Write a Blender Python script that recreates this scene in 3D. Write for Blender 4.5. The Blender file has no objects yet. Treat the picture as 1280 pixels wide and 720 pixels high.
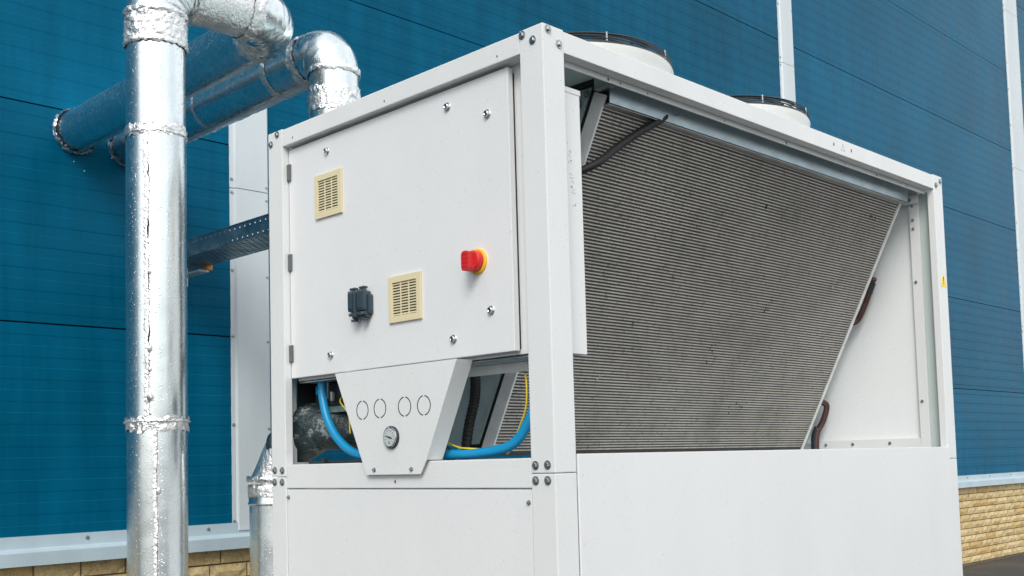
import bpy, bmesh, math, random
from mathutils import Vector, Matrix, noise
rnd = random.Random(7)
R_ = math.radians
scene = bpy.context.scene
COL = scene.collection

# ------------------------------------------------------------------ camera
cam_d = bpy.data.cameras.new("camera"); cam = bpy.data.objects.new("camera", cam_d); COL.objects.link(cam)
ya, pi_, ro = R_(45.399), R_(3.946), R_(-1.4328)
FW = Vector((-math.sin(ya)*math.cos(pi_), math.cos(ya)*math.cos(pi_), math.sin(pi_)))
RT = Vector((math.cos(ya), math.sin(ya), 0)); UP = RT.cross(FW)
RR = math.cos(ro)*RT + math.sin(ro)*UP; UU = -math.sin(ro)*RT + math.cos(ro)*UP
m = Matrix((RR, UU, -FW)).transposed().to_4x4(); m.translation = Vector((1.7747, -1.9746, 1.2424))
cam.matrix_world = m
cam_d.sensor_width = 36; cam_d.sensor_fit = 'HORIZONTAL'
cam_d.lens = 1368.57/1280*36
cam_d.shift_x = (640-608.53)/1280; cam_d.shift_y = (483.25-360)/1280
cam_d.clip_start = 0.05; cam_d.clip_end = 500
scene.camera = cam

# ------------------------------------------------------------------ sky and sun (bright overcast)
SUN_EL, SUN_AZ = R_(40), R_(142)          # azimuth measured from +y towards +x
w = bpy.data.worlds.new("World"); scene.world = w; w.use_nodes = True
nt = w.node_tree; nt.nodes.clear()
out = nt.nodes.new('ShaderNodeOutputWorld'); bg = nt.nodes.new('ShaderNodeBackground')
sky = nt.nodes.new('ShaderNodeTexSky'); sky.sky_type = 'NISHITA'; sky.sun_disc = False
sky.sun_elevation = SUN_EL; sky.sun_rotation = SUN_AZ; sky.air_density = 1.0; sky.dust_density = 3.0
hs = nt.nodes.new('ShaderNodeHueSaturation'); hs.inputs['Saturation'].default_value = 0.75
tc = nt.nodes.new('ShaderNodeTexCoord'); cn = nt.nodes.new('ShaderNodeTexNoise')
cn.inputs['Scale'].default_value = 2.2; cn.inputs['Detail'].default_value = 5
cr = nt.nodes.new('ShaderNodeValToRGB')
cr.color_ramp.elements[0].position = .3; cr.color_ramp.elements[0].color = (6.2, 6.7, 6.9, 1)
cr.color_ramp.elements[1].position = .72; cr.color_ramp.elements[1].color = (10.3, 10.4, 10.3, 1)
mx = nt.nodes.new('ShaderNodeMixRGB'); mx.inputs['Fac'].default_value = .72
nt.links.new(tc.outputs['Generated'], cn.inputs['Vector']); nt.links.new(cn.outputs['Fac'], cr.inputs['Fac'])
nt.links.new(sky.outputs['Color'], hs.inputs['Color']); nt.links.new(hs.outputs['Color'], mx.inputs['Color1'])
nt.links.new(cr.outputs['Color'], mx.inputs['Color2']); nt.links.new(mx.outputs['Color'], bg.inputs['Color'])
bg.inputs['Strength'].default_value = 0.14
nt.links.new(bg.outputs['Background'], out.inputs['Surface'])
sd = bpy.data.lights.new("sun", 'SUN'); sun = bpy.data.objects.new("sun", sd); COL.objects.link(sun)
sd.energy = 1.5; sd.angle = R_(25); sd.color = (1, .97, .93)
sv = Vector((math.sin(SUN_AZ)*math.cos(SUN_EL), math.cos(SUN_AZ)*math.cos(SUN_EL), math.sin(SUN_EL)))
sun.rotation_euler = sv.to_track_quat('Z', 'Y').to_euler()
scene.view_settings.view_transform = 'Standard'; scene.view_settings.look = 'None'
scene.view_settings.exposure = 0.31; scene.view_settings.gamma = 1

# ------------------------------------------------------------------ materials
class NT:
    def __init__(s, name):
        s.m = bpy.data.materials.new(name); s.m.use_nodes = True; s.t = s.m.node_tree
        s.b = s.t.nodes['Principled BSDF']; s.geo = s.t.nodes.new('ShaderNodeNewGeometry')
    def n(s, kind, **kw):
        x = s.t.nodes.new(kind)
        for k, v in kw.items():
            if k in x.inputs: x.inputs[k].default_value = v
            else: setattr(x, k, v)
        return x
    def l(s, a, b): s.t.links.new(a, b)
    def co(s, scale=(1, 1, 1)):
        mp = s.n('ShaderNodeMapping'); mp.inputs['Scale'].default_value = scale
        s.l(s.geo.outputs['Position'], mp.inputs['Vector']); return mp.outputs['Vector']
    def noise(s, scale, detail=3, vscale=(1, 1, 1), rough=.5):
        x = s.n('ShaderNodeTexNoise', Scale=scale, Detail=detail, Roughness=rough); s.l(s.co(vscale), x.inputs['Vector']); return x.outputs['Fac']
    def ramp(s, f, stops):
        r = s.n('ShaderNodeValToRGB'); e = r.color_ramp.elements
        while len(e) < len(stops): e.new(.5)
        for i, (p, c) in enumerate(stops):
            e[i].position = p; e[i].color = (c, c, c, 1) if isinstance(c, (int, float)) else (*c, 1)
        s.l(f, r.inputs['Fac']); return r.outputs['Color']
    def bump(s, h, strength, dist, prev=None):
        b = s.n('ShaderNodeBump', Strength=strength, Distance=dist); s.l(h, b.inputs['Height'])
        if prev is not None: s.l(prev, b.inputs['Normal'])
        return b.outputs['Normal']
    def drops(s, scale, keep=.55, prev=None, strength=.6, dist=.0012):
        """small rain beads: bumps where a random cell keeps its drop"""
        v = s.n('ShaderNodeTexVoronoi', Scale=scale); s.l(s.co(), v.inputs['Vector'])
        a = s.ramp(v.outputs['Distance'], [(0, 1), (.12, .85), (.26, 0)])
        sep = s.n('ShaderNodeSeparateColor'); s.l(v.outputs['Color'], sep.inputs['Color'])
        g = s.n('ShaderNodeMath', operation='GREATER_THAN'); g.inputs[1].default_value = keep; s.l(sep.outputs[0], g.inputs[0])
        mu = s.n('ShaderNodeMath', operation='MULTIPLY'); s.l(a, mu.inputs[0]); s.l(g.outputs[0], mu.inputs[1])
        return s.bump(mu.outputs[0], strength, dist, prev)

def plain(name, col, rough=.5, metal=0, bump=0, bscale=60, var=0):
    t = NT(name); t.b.inputs['Base Color'].default_value = (*col, 1)
    t.b.inputs['Roughness'].default_value = rough; t.b.inputs['Metallic'].default_value = metal
    if var:
        c = t.ramp(t.noise(bscale*.3, 4), [(.3, tuple(x*(1-var) for x in col)), (.7, tuple(min(1, x*(1+var)) for x in col))])
        t.l(c, t.b.inputs['Base Color'])
    if bump: t.l(t.bump(t.noise(bscale, 3), bump, .002), t.b.inputs['Normal'])
    return t.m

def white_paint(name, col, streak=.05, drop=.75):
    t = NT(name)
    g = t.noise(5, 5, (1, 1, .25)); c1 = t.ramp(g, [(.3, tuple(x*(1-streak) for x in col)), (.65, col)])
    fine = t.noise(120, 3); c2 = t.ramp(fine, [(.22, .90), (.42, 1.0)])
    mx = t.n('ShaderNodeMixRGB', blend_type='MULTIPLY', Fac=.8); t.l(c1, mx.inputs['Color1']); t.l(c2, mx.inputs['Color2'])
    # sparse dirt specks
    v = t.n('ShaderNodeTexVoronoi', Scale=26); t.l(t.co(), v.inputs['Vector'])
    sp = t.ramp(v.outputs['Distance'], [(.035, .45), (.06, 1.0)])
    m2 = t.n('ShaderNodeMixRGB', blend_type='MULTIPLY', Fac=.55); t.l(mx.outputs[0], m2.inputs['Color1']); t.l(sp, m2.inputs['Color2'])
    t.l(m2.outputs[0], t.b.inputs['Base Color'])
    r = t.ramp(t.noise(14, 4), [(.3, .28), (.7, .45)]); t.l(r, t.b.inputs['Roughness'])
    n1 = t.bump(t.noise(2.2, 2), .10, .02); n2 = t.bump(t.noise(420, 2), .06, .001, n1)
    t.l(t.drops(150, drop, n2, .55, .0012), t.b.inputs['Normal'])
    return t.m

def metal(name, col, rough=(.12, .3), dent=.25, drop=None, crump=0, stain=.1):
    t = NT(name); t.b.inputs['Metallic'].default_value = 1
    c = t.ramp(t.noise(9, 5), [(.3, tuple(x*(1-stain) for x in col)), (.7, col)]); t.l(c, t.b.inputs['Base Color'])
    t.l(t.ramp(t.noise(20, 4), [(.3, rough[0]), (.7, rough[1])]), t.b.inputs['Roughness'])
    n = t.bump(t.noise(4.5, 2), dent, .02)
    if crump:
        n = t.bump(t.noise(38, 5, rough=.65), crump, .012, n)
        v = t.n('ShaderNodeTexVoronoi', Scale=70, feature='DISTANCE_TO_EDGE'); t.l(t.co(), v.inputs['Vector'])
        n = t.bump(t.ramp(v.outputs['Distance'], [(0, 0), (.2, 1)]), crump*.5, .003, n)
    else:
        n = t.bump(t.noise(170, 3), .07, .002, n)
    if drop: n = t.drops(130, drop, n, .7, .0016)
    t.l(n, t.b.inputs['Normal']); return t.m

WHITE = (.75, .768, .768)
M = {}
M['white'] = white_paint('white_powder_coat', WHITE)
M['white_door'] = white_paint('white_door_paint', (.76, .772, .782), .03)
M['white_inner'] = white_paint('white_inner_panel', (.82, .85, .86), .04, .9)
M['shroud'] = white_paint('fan_shroud_paint', (.62, .62, .60), .08)
M['cladpipe'] = metal('aluminium_jacket', (.79, .845, .86), (.24, .30), .25, .45)
M['foil'] = metal('foil_tape', (.93, .935, .93), (.28, .48), .35, None, .6, .1)
M['galv'] = metal('galvanised_steel', (.60, .635, .64), (.28, .5), .1, None, 0, .25)
M['galv_smooth'] = metal('bright_sheet_metal', (.50, .60, .65), (.34, .48), .15, .7, 0, .2)
M['galv_smooth'].node_tree.nodes['Principled BSDF'].inputs['Metallic'].default_value = .7
M['steel'] = metal('bolt_steel', (.45, .47, .48), (.3, .5), 0, None, 0, .3)
M['chrome'] = metal('chrome', (.75, .77, .78), (.08, .15), 0, None, 0, .05)
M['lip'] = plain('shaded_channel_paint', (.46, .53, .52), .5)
M['hinge'] = plain('hinge_zinc', (.16, .17, .17), .45, .5)
M['dark'] = plain('dark_plastic', (.02, .024, .028), .4, 0, .1, 80)
M['black_rubber'] = plain('black_rubber', (.012, .013, .014), .55, 0, .2, 120)
M['gap'] = plain('gap_dark', (.02, .022, .024), .8)
M['darkteal'] = plain('dark_sheet', (.20, .30, .31), .4, .3, .1, 60, .2)
M['deck'] = plain('deck_sheet', (.70, .86, .87), .4, 0, .05, 60, .06)
M['vgalv'] = plain('partition_sheet', (.44, .56, .57), .35, .15, .1, 40, .12)
M['endgrey'] = plain('end_plate_grey', (.78, .80, .805), .45, 0, .1, 60, .08)
M['cream'] = plain('cream_plastic', (.72, .64, .42), .45, 0, .05, 200)
M['red'] = plain('red_plastic', (.62, .02, .022), .35, 0, .05, 200)
M['yellow'] = plain('yellow_plastic', (.85, .48, .02), .4)
M['wire'] = plain('yellow_green_wire', (.75, .55, .02), .4)
M['blue_hose'] = plain('blue_hose_rubber', (.003, .26, .52), .38, 0, .1, 90)
M['copper'] = plain('painted_copper', (.085, .042, .036), .42, .4, .2, 60, .25)
M['socket'] = plain('socket_cover_plastic', (.04, .062, .08), .2, 0, .1, 60)
M['dial'] = plain('dial_face', (.52, .55, .545), .3)
M['blue_label'] = plain('blue_label', (.02, .33, .62), .5)
M['sticker'] = plain('warning_yellow', (.9, .66, .02), .45)
M['ink'] = plain('ink_black', (.015, .015, .015), .6)
M['pen'] = plain('pen_mark', (.22, .38, .33), .6)
M['orange'] = plain('orange_cap', (.75, .28, .05), .5)
M['tray'] = metal('tray_steel', (.30, .42, .47), (.35, .55), .1, None, 0, .3)
M['wrap'] = NT('plastic_wrapped_pipe')
t = M['wrap']; t.b.inputs['Roughness'].default_value = .16
v = t.noise(16, 6, (1, 1, 1), .7)
t.l(t.ramp(v, [(.42, (.02, .035, .04)), (.56, (.045, .07, .075)), (.62, (.33, .38, .38)), (.66, (.05, .07, .075))]), t.b.inputs['Base Color'])
t.l(t.bump(v, .8, .02), t.b.inputs['Normal']); M['wrap'] = t.m

# coil fins: dark zigzag fins between the tubes, dirt in patches
t = NT('coil_fins')
fz = t.noise(260, 2, (1, 1.6, 1), .7)
c = t.ramp(fz, [(.36, (.030, .029, .027)), (.62, (.135, .128, .118))])
d = t.ramp(t.noise(3.2, 6, (1, 1, 1), .65), [(.33, .82), (.62, 1.12)])
mm = t.n('ShaderNodeMixRGB', blend_type='MULTIPLY', Fac=.9); t.l(c, mm.inputs['Color1']); t.l(d, mm.inputs['Color2'])
t.l(mm.outputs[0], t.b.inputs['Base Color']); t.b.inputs['Metallic'].default_value = .3; t.b.inputs['Roughness'].default_value = .55
t.l(t.bump(fz, .6, .003), t.b.inputs['Normal']); M['fins'] = t.m
t = NT('coil_tube_alu')
d = t.ramp(t.noise(7, 7, (1, 1, 1), .75), [(.30, (.44, .425, .39)), (.5, (.64, .612, .56)), (.72, (.74, .715, .665))])
f = t.ramp(t.noise(55, 4, (1, 1, 1), .7), [(.34, .45), (.45, 1.0)])
mm = t.n('ShaderNodeMixRGB', blend_type='MULTIPLY', Fac=.8); t.l(d, mm.inputs['Color1']); t.l(f, mm.inputs['Color2'])
t.l(mm.outputs[0], t.b.inputs['Base Color']); t.b.inputs['Metallic'].default_value = .35; t.b.inputs['Roughness'].default_value = .45
M['tube'] = t.m

# blue wall cladding: glossy coated steel, rain streaks, faint waviness
def clad(name, k):
    t = NT(name)
    base = (.0005*k, .098*k, .187*k)
    s1 = t.noise(3.0, 4, (1, 3.2, .45), .55); s2 = t.noise(1.1, 3)
    c = t.ramp(s1, [(.3, tuple(x*.86 for x in base)), (.55, base), (.75, tuple(x*1.12 for x in base))])
    c2 = t.ramp(s2, [(.3, .86), (.7, 1.10)])
    mm = t.n('ShaderNodeMixRGB', blend_type='MULTIPLY', Fac=1); t.l(c, mm.inputs['Color1']); t.l(c2, mm.inputs['Color2'])
    t.l(mm.outputs[0], t.b.inputs['Base Color'])
    t.l(t.ramp(s1, [(.3, .22), (.7, .36)]), t.b.inputs['Roughness']); t.b.inputs['Specular IOR Level'].default_value = .05
    n = t.bump(t.noise(1.6, 2, (1, 1, .5)), .12, .03); n = t.bump(t.noise(300, 2), .06, .001, n)
    t.l(n, t.b.inputs['Normal']); return t.m
CLAD = [clad('blue_cladding', 1.0), clad('blue_cladding_b', .93), clad('blue_cladding_c', 1.06)]
M['strip'] = white_paint('pale_flashing', (.60, .66, .69), .08, .6)
M['sill'] = white_paint('pale_blue_sill', (.47, .58, .64), .12, .4)

def brick_mat(name, col):
    t = NT(name)
    c = t.ramp(t.noise(16, 6, rough=.7), [(.28, tuple(x*.62 for x in col)), (.5, col), (.75, tuple(min(1, x*1.22) for x in col))])
    g = t.ramp(t.noise(70, 4), [(.3, .78), (.55, 1.05)])
    mm = t.n('ShaderNodeMixRGB', blend_type='MULTIPLY', Fac=.9); t.l(c, mm.inputs['Color1']); t.l(g, mm.inputs['Color2'])
    t.l(mm.outputs[0], t.b.inputs['Base Color']); t.b.inputs['Roughness'].default_value = .85
    n = t.bump(t.noise(28, 5, rough=.65), .8, .012); t.l(t.bump(t.noise(160, 3), .5, .002, n), t.b.inputs['Normal']); return t.m
BR = [brick_mat('buff_stone', (.60, .45, .22)), brick_mat('buff_stone_pale', (.66, .51, .27)), brick_mat('buff_stone_ochre', (.57, .39, .16))]
M['mortar'] = plain('mortar', (.16, .125, .08), .95, 0, .4, 90, .2)
t = NT('wet_asphalt')
t.l(t.ramp(t.noise(90, 6, rough=.7), [(.35, .022), (.55, .05), (.7, .13)]), t.b.inputs['Base Color'])
t.l(t.ramp(t.noise(.8, 4), [(.4, .5), (.6, .85)]), t.b.inputs['Roughness'])
t.l(t.bump(t.noise(130, 4), .7, .006), t.b.inputs['Normal']); M['asphalt'] = t.m
M['concrete'] = plain('concrete_pad', (.30, .29, .27), .85, 0, .3, 60, .15)

# ------------------------------------------------------------------ object helpers
WM = {}
def link(name, me, mat, parent=None, loc=(0, 0, 0), smooth=False, label=None):
    o = bpy.data.objects.new(name, me); COL.objects.link(o); o.location = loc
    if mat is not None and not me.materials: me.materials.append(mat)
    if smooth:
        for p in me.polygons: p.use_smooth = True
    WM[o] = Matrix.Translation(Vector(loc))
    if parent is not None: attach(o, parent)
    if label: o['label'] = label
    return o
def attach(o, parent):
    o.parent = parent; o.matrix_parent_inverse = WM[parent].inverted()
def thing(name, label, cat, loc=(0, 0, 0), group=None):
    o = bpy.data.objects.new(name, None); COL.objects.link(o); o.location = loc; o.empty_display_size = .1
    WM[o] = Matrix.Translation(Vector(loc)); o['label'] = label; o['category'] = cat
    if group: o['group'] = group
    return o
def to_mesh(bm, name='mesh'):
    bmesh.ops.recalc_face_normals(bm, faces=bm.faces); me = bpy.data.meshes.new(name); bm.to_mesh(me); bm.free(); return me
def bbox(bm, x0, x1, y0, y1, z0, z1):
    vs = [bm.verts.new((x, y, z)) for x in (x0, x1) for y in (y0, y1) for z in (z0, z1)]
    for f in ((0, 1, 3, 2), (4, 6, 7, 5), (0, 4, 5, 1), (2, 3, 7, 6), (0, 2, 6, 4), (1, 5, 7, 3)):
        bm.faces.new([vs[i] for i in f])
    return vs
def box(name, b, mat, parent, bev=.002, label=None):
    bs = b if isinstance(b[0], (tuple, list)) else [b]
    tmp = bmesh.new()
    for q in bs:
        one = bmesh.new(); bbox(one, *q)
        if bev: bmesh.ops.bevel(one, geom=one.edges[:], offset=bev, segments=2, profile=.6, affect='EDGES')
        me = bpy.data.meshes.new('t'); one.to_mesh(me); one.free(); tmp.from_mesh(me); bpy.data.meshes.remove(me)
    return link(name, to_mesh(tmp, name), mat, parent, label=label)
def frames(pts):
    T = []
    for i in range(len(pts)):
        a = pts[max(i-1, 0)]; b = pts[min(i+1, len(pts)-1)]; T.append((b-a).normalized())
    ref = Vector((0, 0, 1)) if abs(T[0].z) < .9 else Vector((0, 1, 0))
    U = [(ref - T[0]*ref.dot(T[0])).normalized()]
    for i in range(1, len(pts)):
        u = U[-1] - T[i]*U[-1].dot(T[i]); U.append(u.normalized())
    return T, U
def sweep(pts, rad, n=16, caps=True, bm=None, jitter=None):
    pts = [Vector(p) for p in pts]; own = bm is None
    if own: bm = bmesh.new()
    T, U = frames(pts); rings = []
    for i, p in enumerate(pts):
        r = rad[i] if isinstance(rad, (list, tuple)) else rad
        # mitre: widen in bend plane
        V = T[i].cross(U[i]); ring = []
        k = 1; bd = None
        if 0 < i < len(pts)-1:
            d1 = (pts[i]-pts[i-1]).normalized(); d2 = (pts[i+1]-pts[i]).normalized(); dd = d2-d1
            if dd.length > 1e-4:
                bd = dd.normalized(); k = 1/max(.3, math.cos(d1.angle(d2)/2))
        for j in range(n):
            a = 2*math.pi*j/n; o = U[i]*math.cos(a) + V*math.sin(a)
            if bd is not None: o = o + bd*(o.dot(bd)*(k-1))
            rr = r if jitter is None else r*(1+jitter(i, j))
            ring.append(bm.verts.new(p + o*rr))
        rings.append(ring)
    for a, b in zip(rings, rings[1:]):
        for j in range(n): bm.faces.new((a[j], a[(j+1) % n], b[(j+1) % n], b[j]))
    if caps:
        bm.faces.new(rings[0][::-1]); bm.faces.new(rings[-1])
    return bm
def smooth_path(ctrl, k=8):
    c = [Vector(p) for p in ctrl]; c = [c[0]*2-c[1]] + c + [c[-1]*2-c[-2]]; o = []
    for i in range(1, len(c)-2):
        for s in range(k):
            t_ = s/k; a, b, d, e = c[i-1], c[i], c[i+1], c[i+2]
            o.append(.5*((2*b) + (-a+d)*t_ + (2*a-5*b+4*d-e)*t_*t_ + (-a+3*b-3*d+e)*t_**3))
    o.append(c[-2]); return o
def tube(name, pts, r, mat, parent, n=12, smooth=True, label=None):
    return link(name, to_mesh(sweep(pts, r, n), name), mat, parent, smooth=smooth, label=label)
def axis_pts(p, d, segs):  # segs: list of (offset, radius)
    p = Vector(p); d = Vector(d).normalized(); return [p + d*s for s, _ in segs], [r for _, r in segs]
def lathe(p, d, segs, n=24, bm=None, caps=True):
    a, b = axis_pts(p, d, segs)
    bm2 = bmesh.new() if bm is None else bm
    D = Vector(d).normalized(); ref = Vector((0, 0, 1)) if abs(D.z) < .9 else Vector((1, 0, 0))
    u = (ref - D*ref.dot(D)).normalized(); v = D.cross(u); rings = []
    for q, r in zip(a, b): rings.append([bm2.verts.new(q + (u*math.cos(2*math.pi*j/n) + v*math.sin(2*math.pi*j/n))*r) for j in range(n)])
    for x, y in zip(rings, rings[1:]):
        for j in range(n): bm2.faces.new((x[j], x[(j+1) % n], y[(j+1) % n], y[j]))
    if caps: bm2.faces.new(rings[0][::-1]); bm2.faces.new(rings[-1])
    return bm2
def prism(poly, axis, a, b, bev=0):
    """poly: 2D points, extruded along axis (0,1,2) between a and b"""
    bm = bmesh.new(); A = []; B = []
    for (s, t_) in poly:
        for lst, h in ((A, a), (B, b)):
            c = [s, t_]; c.insert(axis, h); lst.append(bm.verts.new(c))
    bm.faces.new(A); bm.faces.new(B[::-1])
    for i in range(len(poly)): bm.faces.new((A[i], B[i], B[(i+1) % len(poly)], A[(i+1) % len(poly)]))
    if bev: bmesh.ops.bevel(bm, geom=bm.edges[:], offset=bev, segments=2, profile=.6, affect='EDGES')
    return bm
# shared hex bolt meshes, one per facing direction
def bolt_mesh(d, r=.0075):
    bm = lathe((0, 0, 0), d, [(0, r*1.5), (.0015, r*1.5), (.0018, r*1.35)], 20)
    bm = lathe((0, 0, 0), d, [(.0018, r), (.0055, r), (.0068, r*.8)], 6, bm)
    return to_mesh(bm, 'bolt')
BOLT = {'y': bolt_mesh((0, -1, 0)), 'x': bolt_mesh((1, 0, 0)), 'sy': bolt_mesh((0, -1, 0), .0042), 'sx': bolt_mesh((1, 0, 0), .004), 'wx': bolt_mesh((1, 0, 0), .006)}
for k in BOLT: BOLT[k].materials.append(M['steel'])
def bolt(kind, loc, parent, name='bolt'):
    return link(name, BOLT[kind], None, parent, loc)

# ------------------------------------------------------------------ ground
bm = bmesh.new()
vs = [bm.verts.new(p) for p in ((-150, -150, 0), (150, -150, 0), (150, 150, 0), (-150, 150, 0))]; bm.faces.new(vs)
g = link('ground', to_mesh(bm), M['asphalt']); g['kind'] = 'structure'

# ------------------------------------------------------------------ blue clad wall
WX = -3.107
wall = thing('clad_wall', 'tall blue metal clad factory wall with pale vertical cover strips behind the white chiller', 'wall', (WX, 4, 0))
BAY, S0, SW = 5.57, 1.12, .225
z_edges = [.955] + [1.914 + i for i in range(7)]
y_edges = [S0 + BAY*k for k in range(-3, 4)]
cache = {}
def panel_mesh(L, H, first):
    prof = [(-.05, 0)]                          # (x, z): outer face at x = 0
    z = .0; prof = [(-.035, 0), (0, .004)] ; k = 0
    zz = H
    # micro ribs hang from the top edge so that joints line up across bays
    lv = []
    s = .05
    while s < H - .02:
        lv.append(s); s += .05
    pts = [(-.004, H)]
    x = 0; pts = [(-.03, H), (-.0, H-.002)]
    for i, s in enumerate(lv):
        nx = -.0012 if x == 0 else 0
        pts.append((x, H - s)); pts.append((nx, H - s - (.0065 if nx < 0 else .0022))); x = nx
    pts.append((x, .002)); pts.append((-.03, 0))
    bm = bmesh.new()
    A = [bm.verts.new((p[0], -L/2, p[1])) for p in pts]; B = [bm.verts.new((p[0], L/2, p[1])) for p in pts]
    for i in range(len(pts)-1): bm.faces.new((A[i], B[i], B[i+1], A[i+1]))
    return to_mesh(bm, 'wall_panel')
idx = 0
for bi in range(len(y_edges)-1):
    ya_, yb_ = y_edges[bi]+.05, y_edges[bi+1]-.05
    for zi in range(len(z_edges)-1):
        H = z_edges[zi+1]-z_edges[zi]-.0035; key = (round(H, 3), idx % 3)
        if key not in cache:
            cache[key] = panel_mesh(yb_-ya_, H, zi == 0); cache[key].materials.append(CLAD[idx % 3])
        link('wall_panel', cache[key], None, wall, (WX + rnd.uniform(-.0012, .0012), (ya_+yb_)/2, z_edges[zi]+.003)); idx += rnd.choice((1, 2))
box('wall_core', (WX-.25, WX-.032, y_edges[0], y_edges[-1], .90, z_edges[-1]), M['gap'], wall, 0)
for sy in y_edges[1:-1]:
    for k, (za, zb) in enumerate(((.93, 2.688), (2.692, 4.71), (4.714, 6.72), (6.724, 7.93))):
        hw = .21 if abs(sy-(S0+2*BAY)) < .1 else SW/2
        a, b = sy-hw, sy+hw
        poly = [(WX-.002, a), (WX+.004, a), (WX+.004, a+.022), (WX+.018, a+.03), (WX+.022, b-.008), (WX+.016, b), (WX-.002, b)]
        st = link('cover_strip', to_mesh(prism(poly, 2, za, zb)), M['strip'], wall)
        for i, zz in enumerate((za+.045, za+.535, za+.99, za+1.33, zb-.02) if zb-za > 1.4 else (za+.05, zb-.1)):
            bolt('wx', (WX+.004, a+.011, zz), st, 'screw'); bolt('wx', (WX+.02, b-.014, zz-.02), st, 'screw')
# sill flashing over the plinth
for i in range(len(y_edges)-1):
    a, b = y_edges[i]+.006, y_edges[i+1]-.006
    poly = [(WX-.01, .968), (WX+.012, .968), (WX+.012, .915), (WX+.065, .899), (WX+.067, .842), (WX+.062, .842), (WX+.06, .892), (WX-.01, .905)]
    # (x, z) polygon extruded along y
    bm = bmesh.new(); A = []; B = []
    for x, z in poly: A.append(bm.verts.new((x, a, z))); B.append(bm.verts.new((x, b, z)))
    bm.faces.new(A); bm.faces.new(B[::-1])
    for k in range(len(poly)): bm.faces.new((A[k], B[k], B[(k+1) % len(poly)], A[(k+1) % len(poly)]))
    s = link('sill_flashing', to_mesh(bm), M['sill'], wall)
    for yy in [a+.35+.62*j for j in range(9)]: bolt('wx', (WX+.012, yy, .945), s, 'screw')

# ------------------------------------------------------------------ brick plinth
plinth = thing('brick_wall', 'low buff split faced brick wall at the foot of the blue cladding', 'wall', (WX, 4, 0))
box('mortar_core', (WX-.25, WX+.005, y_edges[0], y_edges[-1], -.1, .84), M['mortar'], plinth, 0)
def brick_mesh(L, H, seed):
    r = random.Random(seed); bm = bmesh.new(); nx, nz = 5, 2; g = []
    for i in range(nx+1):
        for j in range(nz+1):
            e = i in (0, nx) or j in (0, nz)
            g.append(bm.verts.new((.014 + (0 if e else r.uniform(.004, .012)) + r.uniform(-.001, .001), -L/2+L*i/nx, H*j/nz)))
    for i in range(nx):
        for j in range(nz): bm.faces.new([g[i*(nz+1)+j], g[(i+1)*(nz+1)+j], g[(i+1)*(nz+1)+j+1], g[i*(nz+1)+j+1]])
    be = [e for e in bm.edges if len(e.link_faces) == 1]
    ex = bmesh.ops.extrude_edge_only(bm, edges=be)
    for v_ in ex['geom']:
        if isinstance(v_, bmesh.types.BMVert): v_.co.x = -.02
    return to_mesh(bm, 'brick')
LENS = (.215, .29, .25, .34)
BM_ = {}
for li, L in enumerate(LENS):
    for s in range(3):
        me = brick_mesh(L-.009, .066, li*10+s); me.materials.append(BR[s]); BM_[(li, s)] = me
rest = bmesh.new(); nb = 0
for c in range(11):
    z = .028 + .0745*c; y = -6.0 - rnd.uniform(0, .3)
    if c == 10: z = .028 + .0745*10
    while y < 16:
        li = rnd.choice((0, 0, 1, 2, 3)) if y < 4 else rnd.choice((0, 1, 1, 2, 3)); L = LENS[li]; s = rnd.choice((0, 0, 1, 1, 2)); yc = y + L/2; y += L
        seen = (-.45 < yc < 1.5 and c >= 7) or (9.3 < yc < 13.2)
        if seen and nb < 298:
            link('brick', BM_[(li, s)], None, plinth, (WX+rnd.uniform(-.002, .003), yc, z)); nb += 1
        else:
            before = len(rest.verts); rest.from_mesh(BM_[(li, s)]); rest.verts.ensure_lookup_table()
            off = Vector((WX+rnd.uniform(-.002, .003), yc, z))
            for i in range(before, len(rest.verts)): rest.verts[i].co += off
rb = link('brickwork', to_mesh(rest), BR[0], plinth); rb['kind'] = 'stuff'

# ------------------------------------------------------------------ THE CHILLER
W, L, H, P = 1.2177, 2.35, 2.329, .0792
ch = thing('chiller', 'big white air cooled chiller with angled coil, control cabinet and two roof fans', 'chiller', (-W/2, L/2, 0))
SEAM = 1.2115
def corner_post(cx, cy, sx, sy):
    """cx,cy outer corner; sx, sy point inwards"""
    for (za, zb) in ((.10, SEAM-.0008), (SEAM+.0008, H)):
        xa, xb = sorted((cx, cx+sx*P)); y0, y1 = sorted((cy, cy+sy*.03)); u0, u1 = sorted((cx, cx+sx*.03)); v0, v1 = sorted((cy+sy*.03, cy+sy*P))
        bm = prism([(cx, cy), (cx+sx*P, cy), (cx+sx*P, cy+sy*.028), (cx+sx*.028, cy+sy*.028), (cx+sx*.028, cy+sy*P), (cx, cy+sy*P)], 2, za, zb, .0025)
        link('corner_post', to_mesh(bm), M['white'], ch)
corner_post(0, 0, -1, 1); corner_post(-W, 0, 1, 1); corner_post(0, L, -1, -1); corner_post(-W, L, 1, -1)
TZ0, TZ1 = 2.271, 2.326
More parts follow.
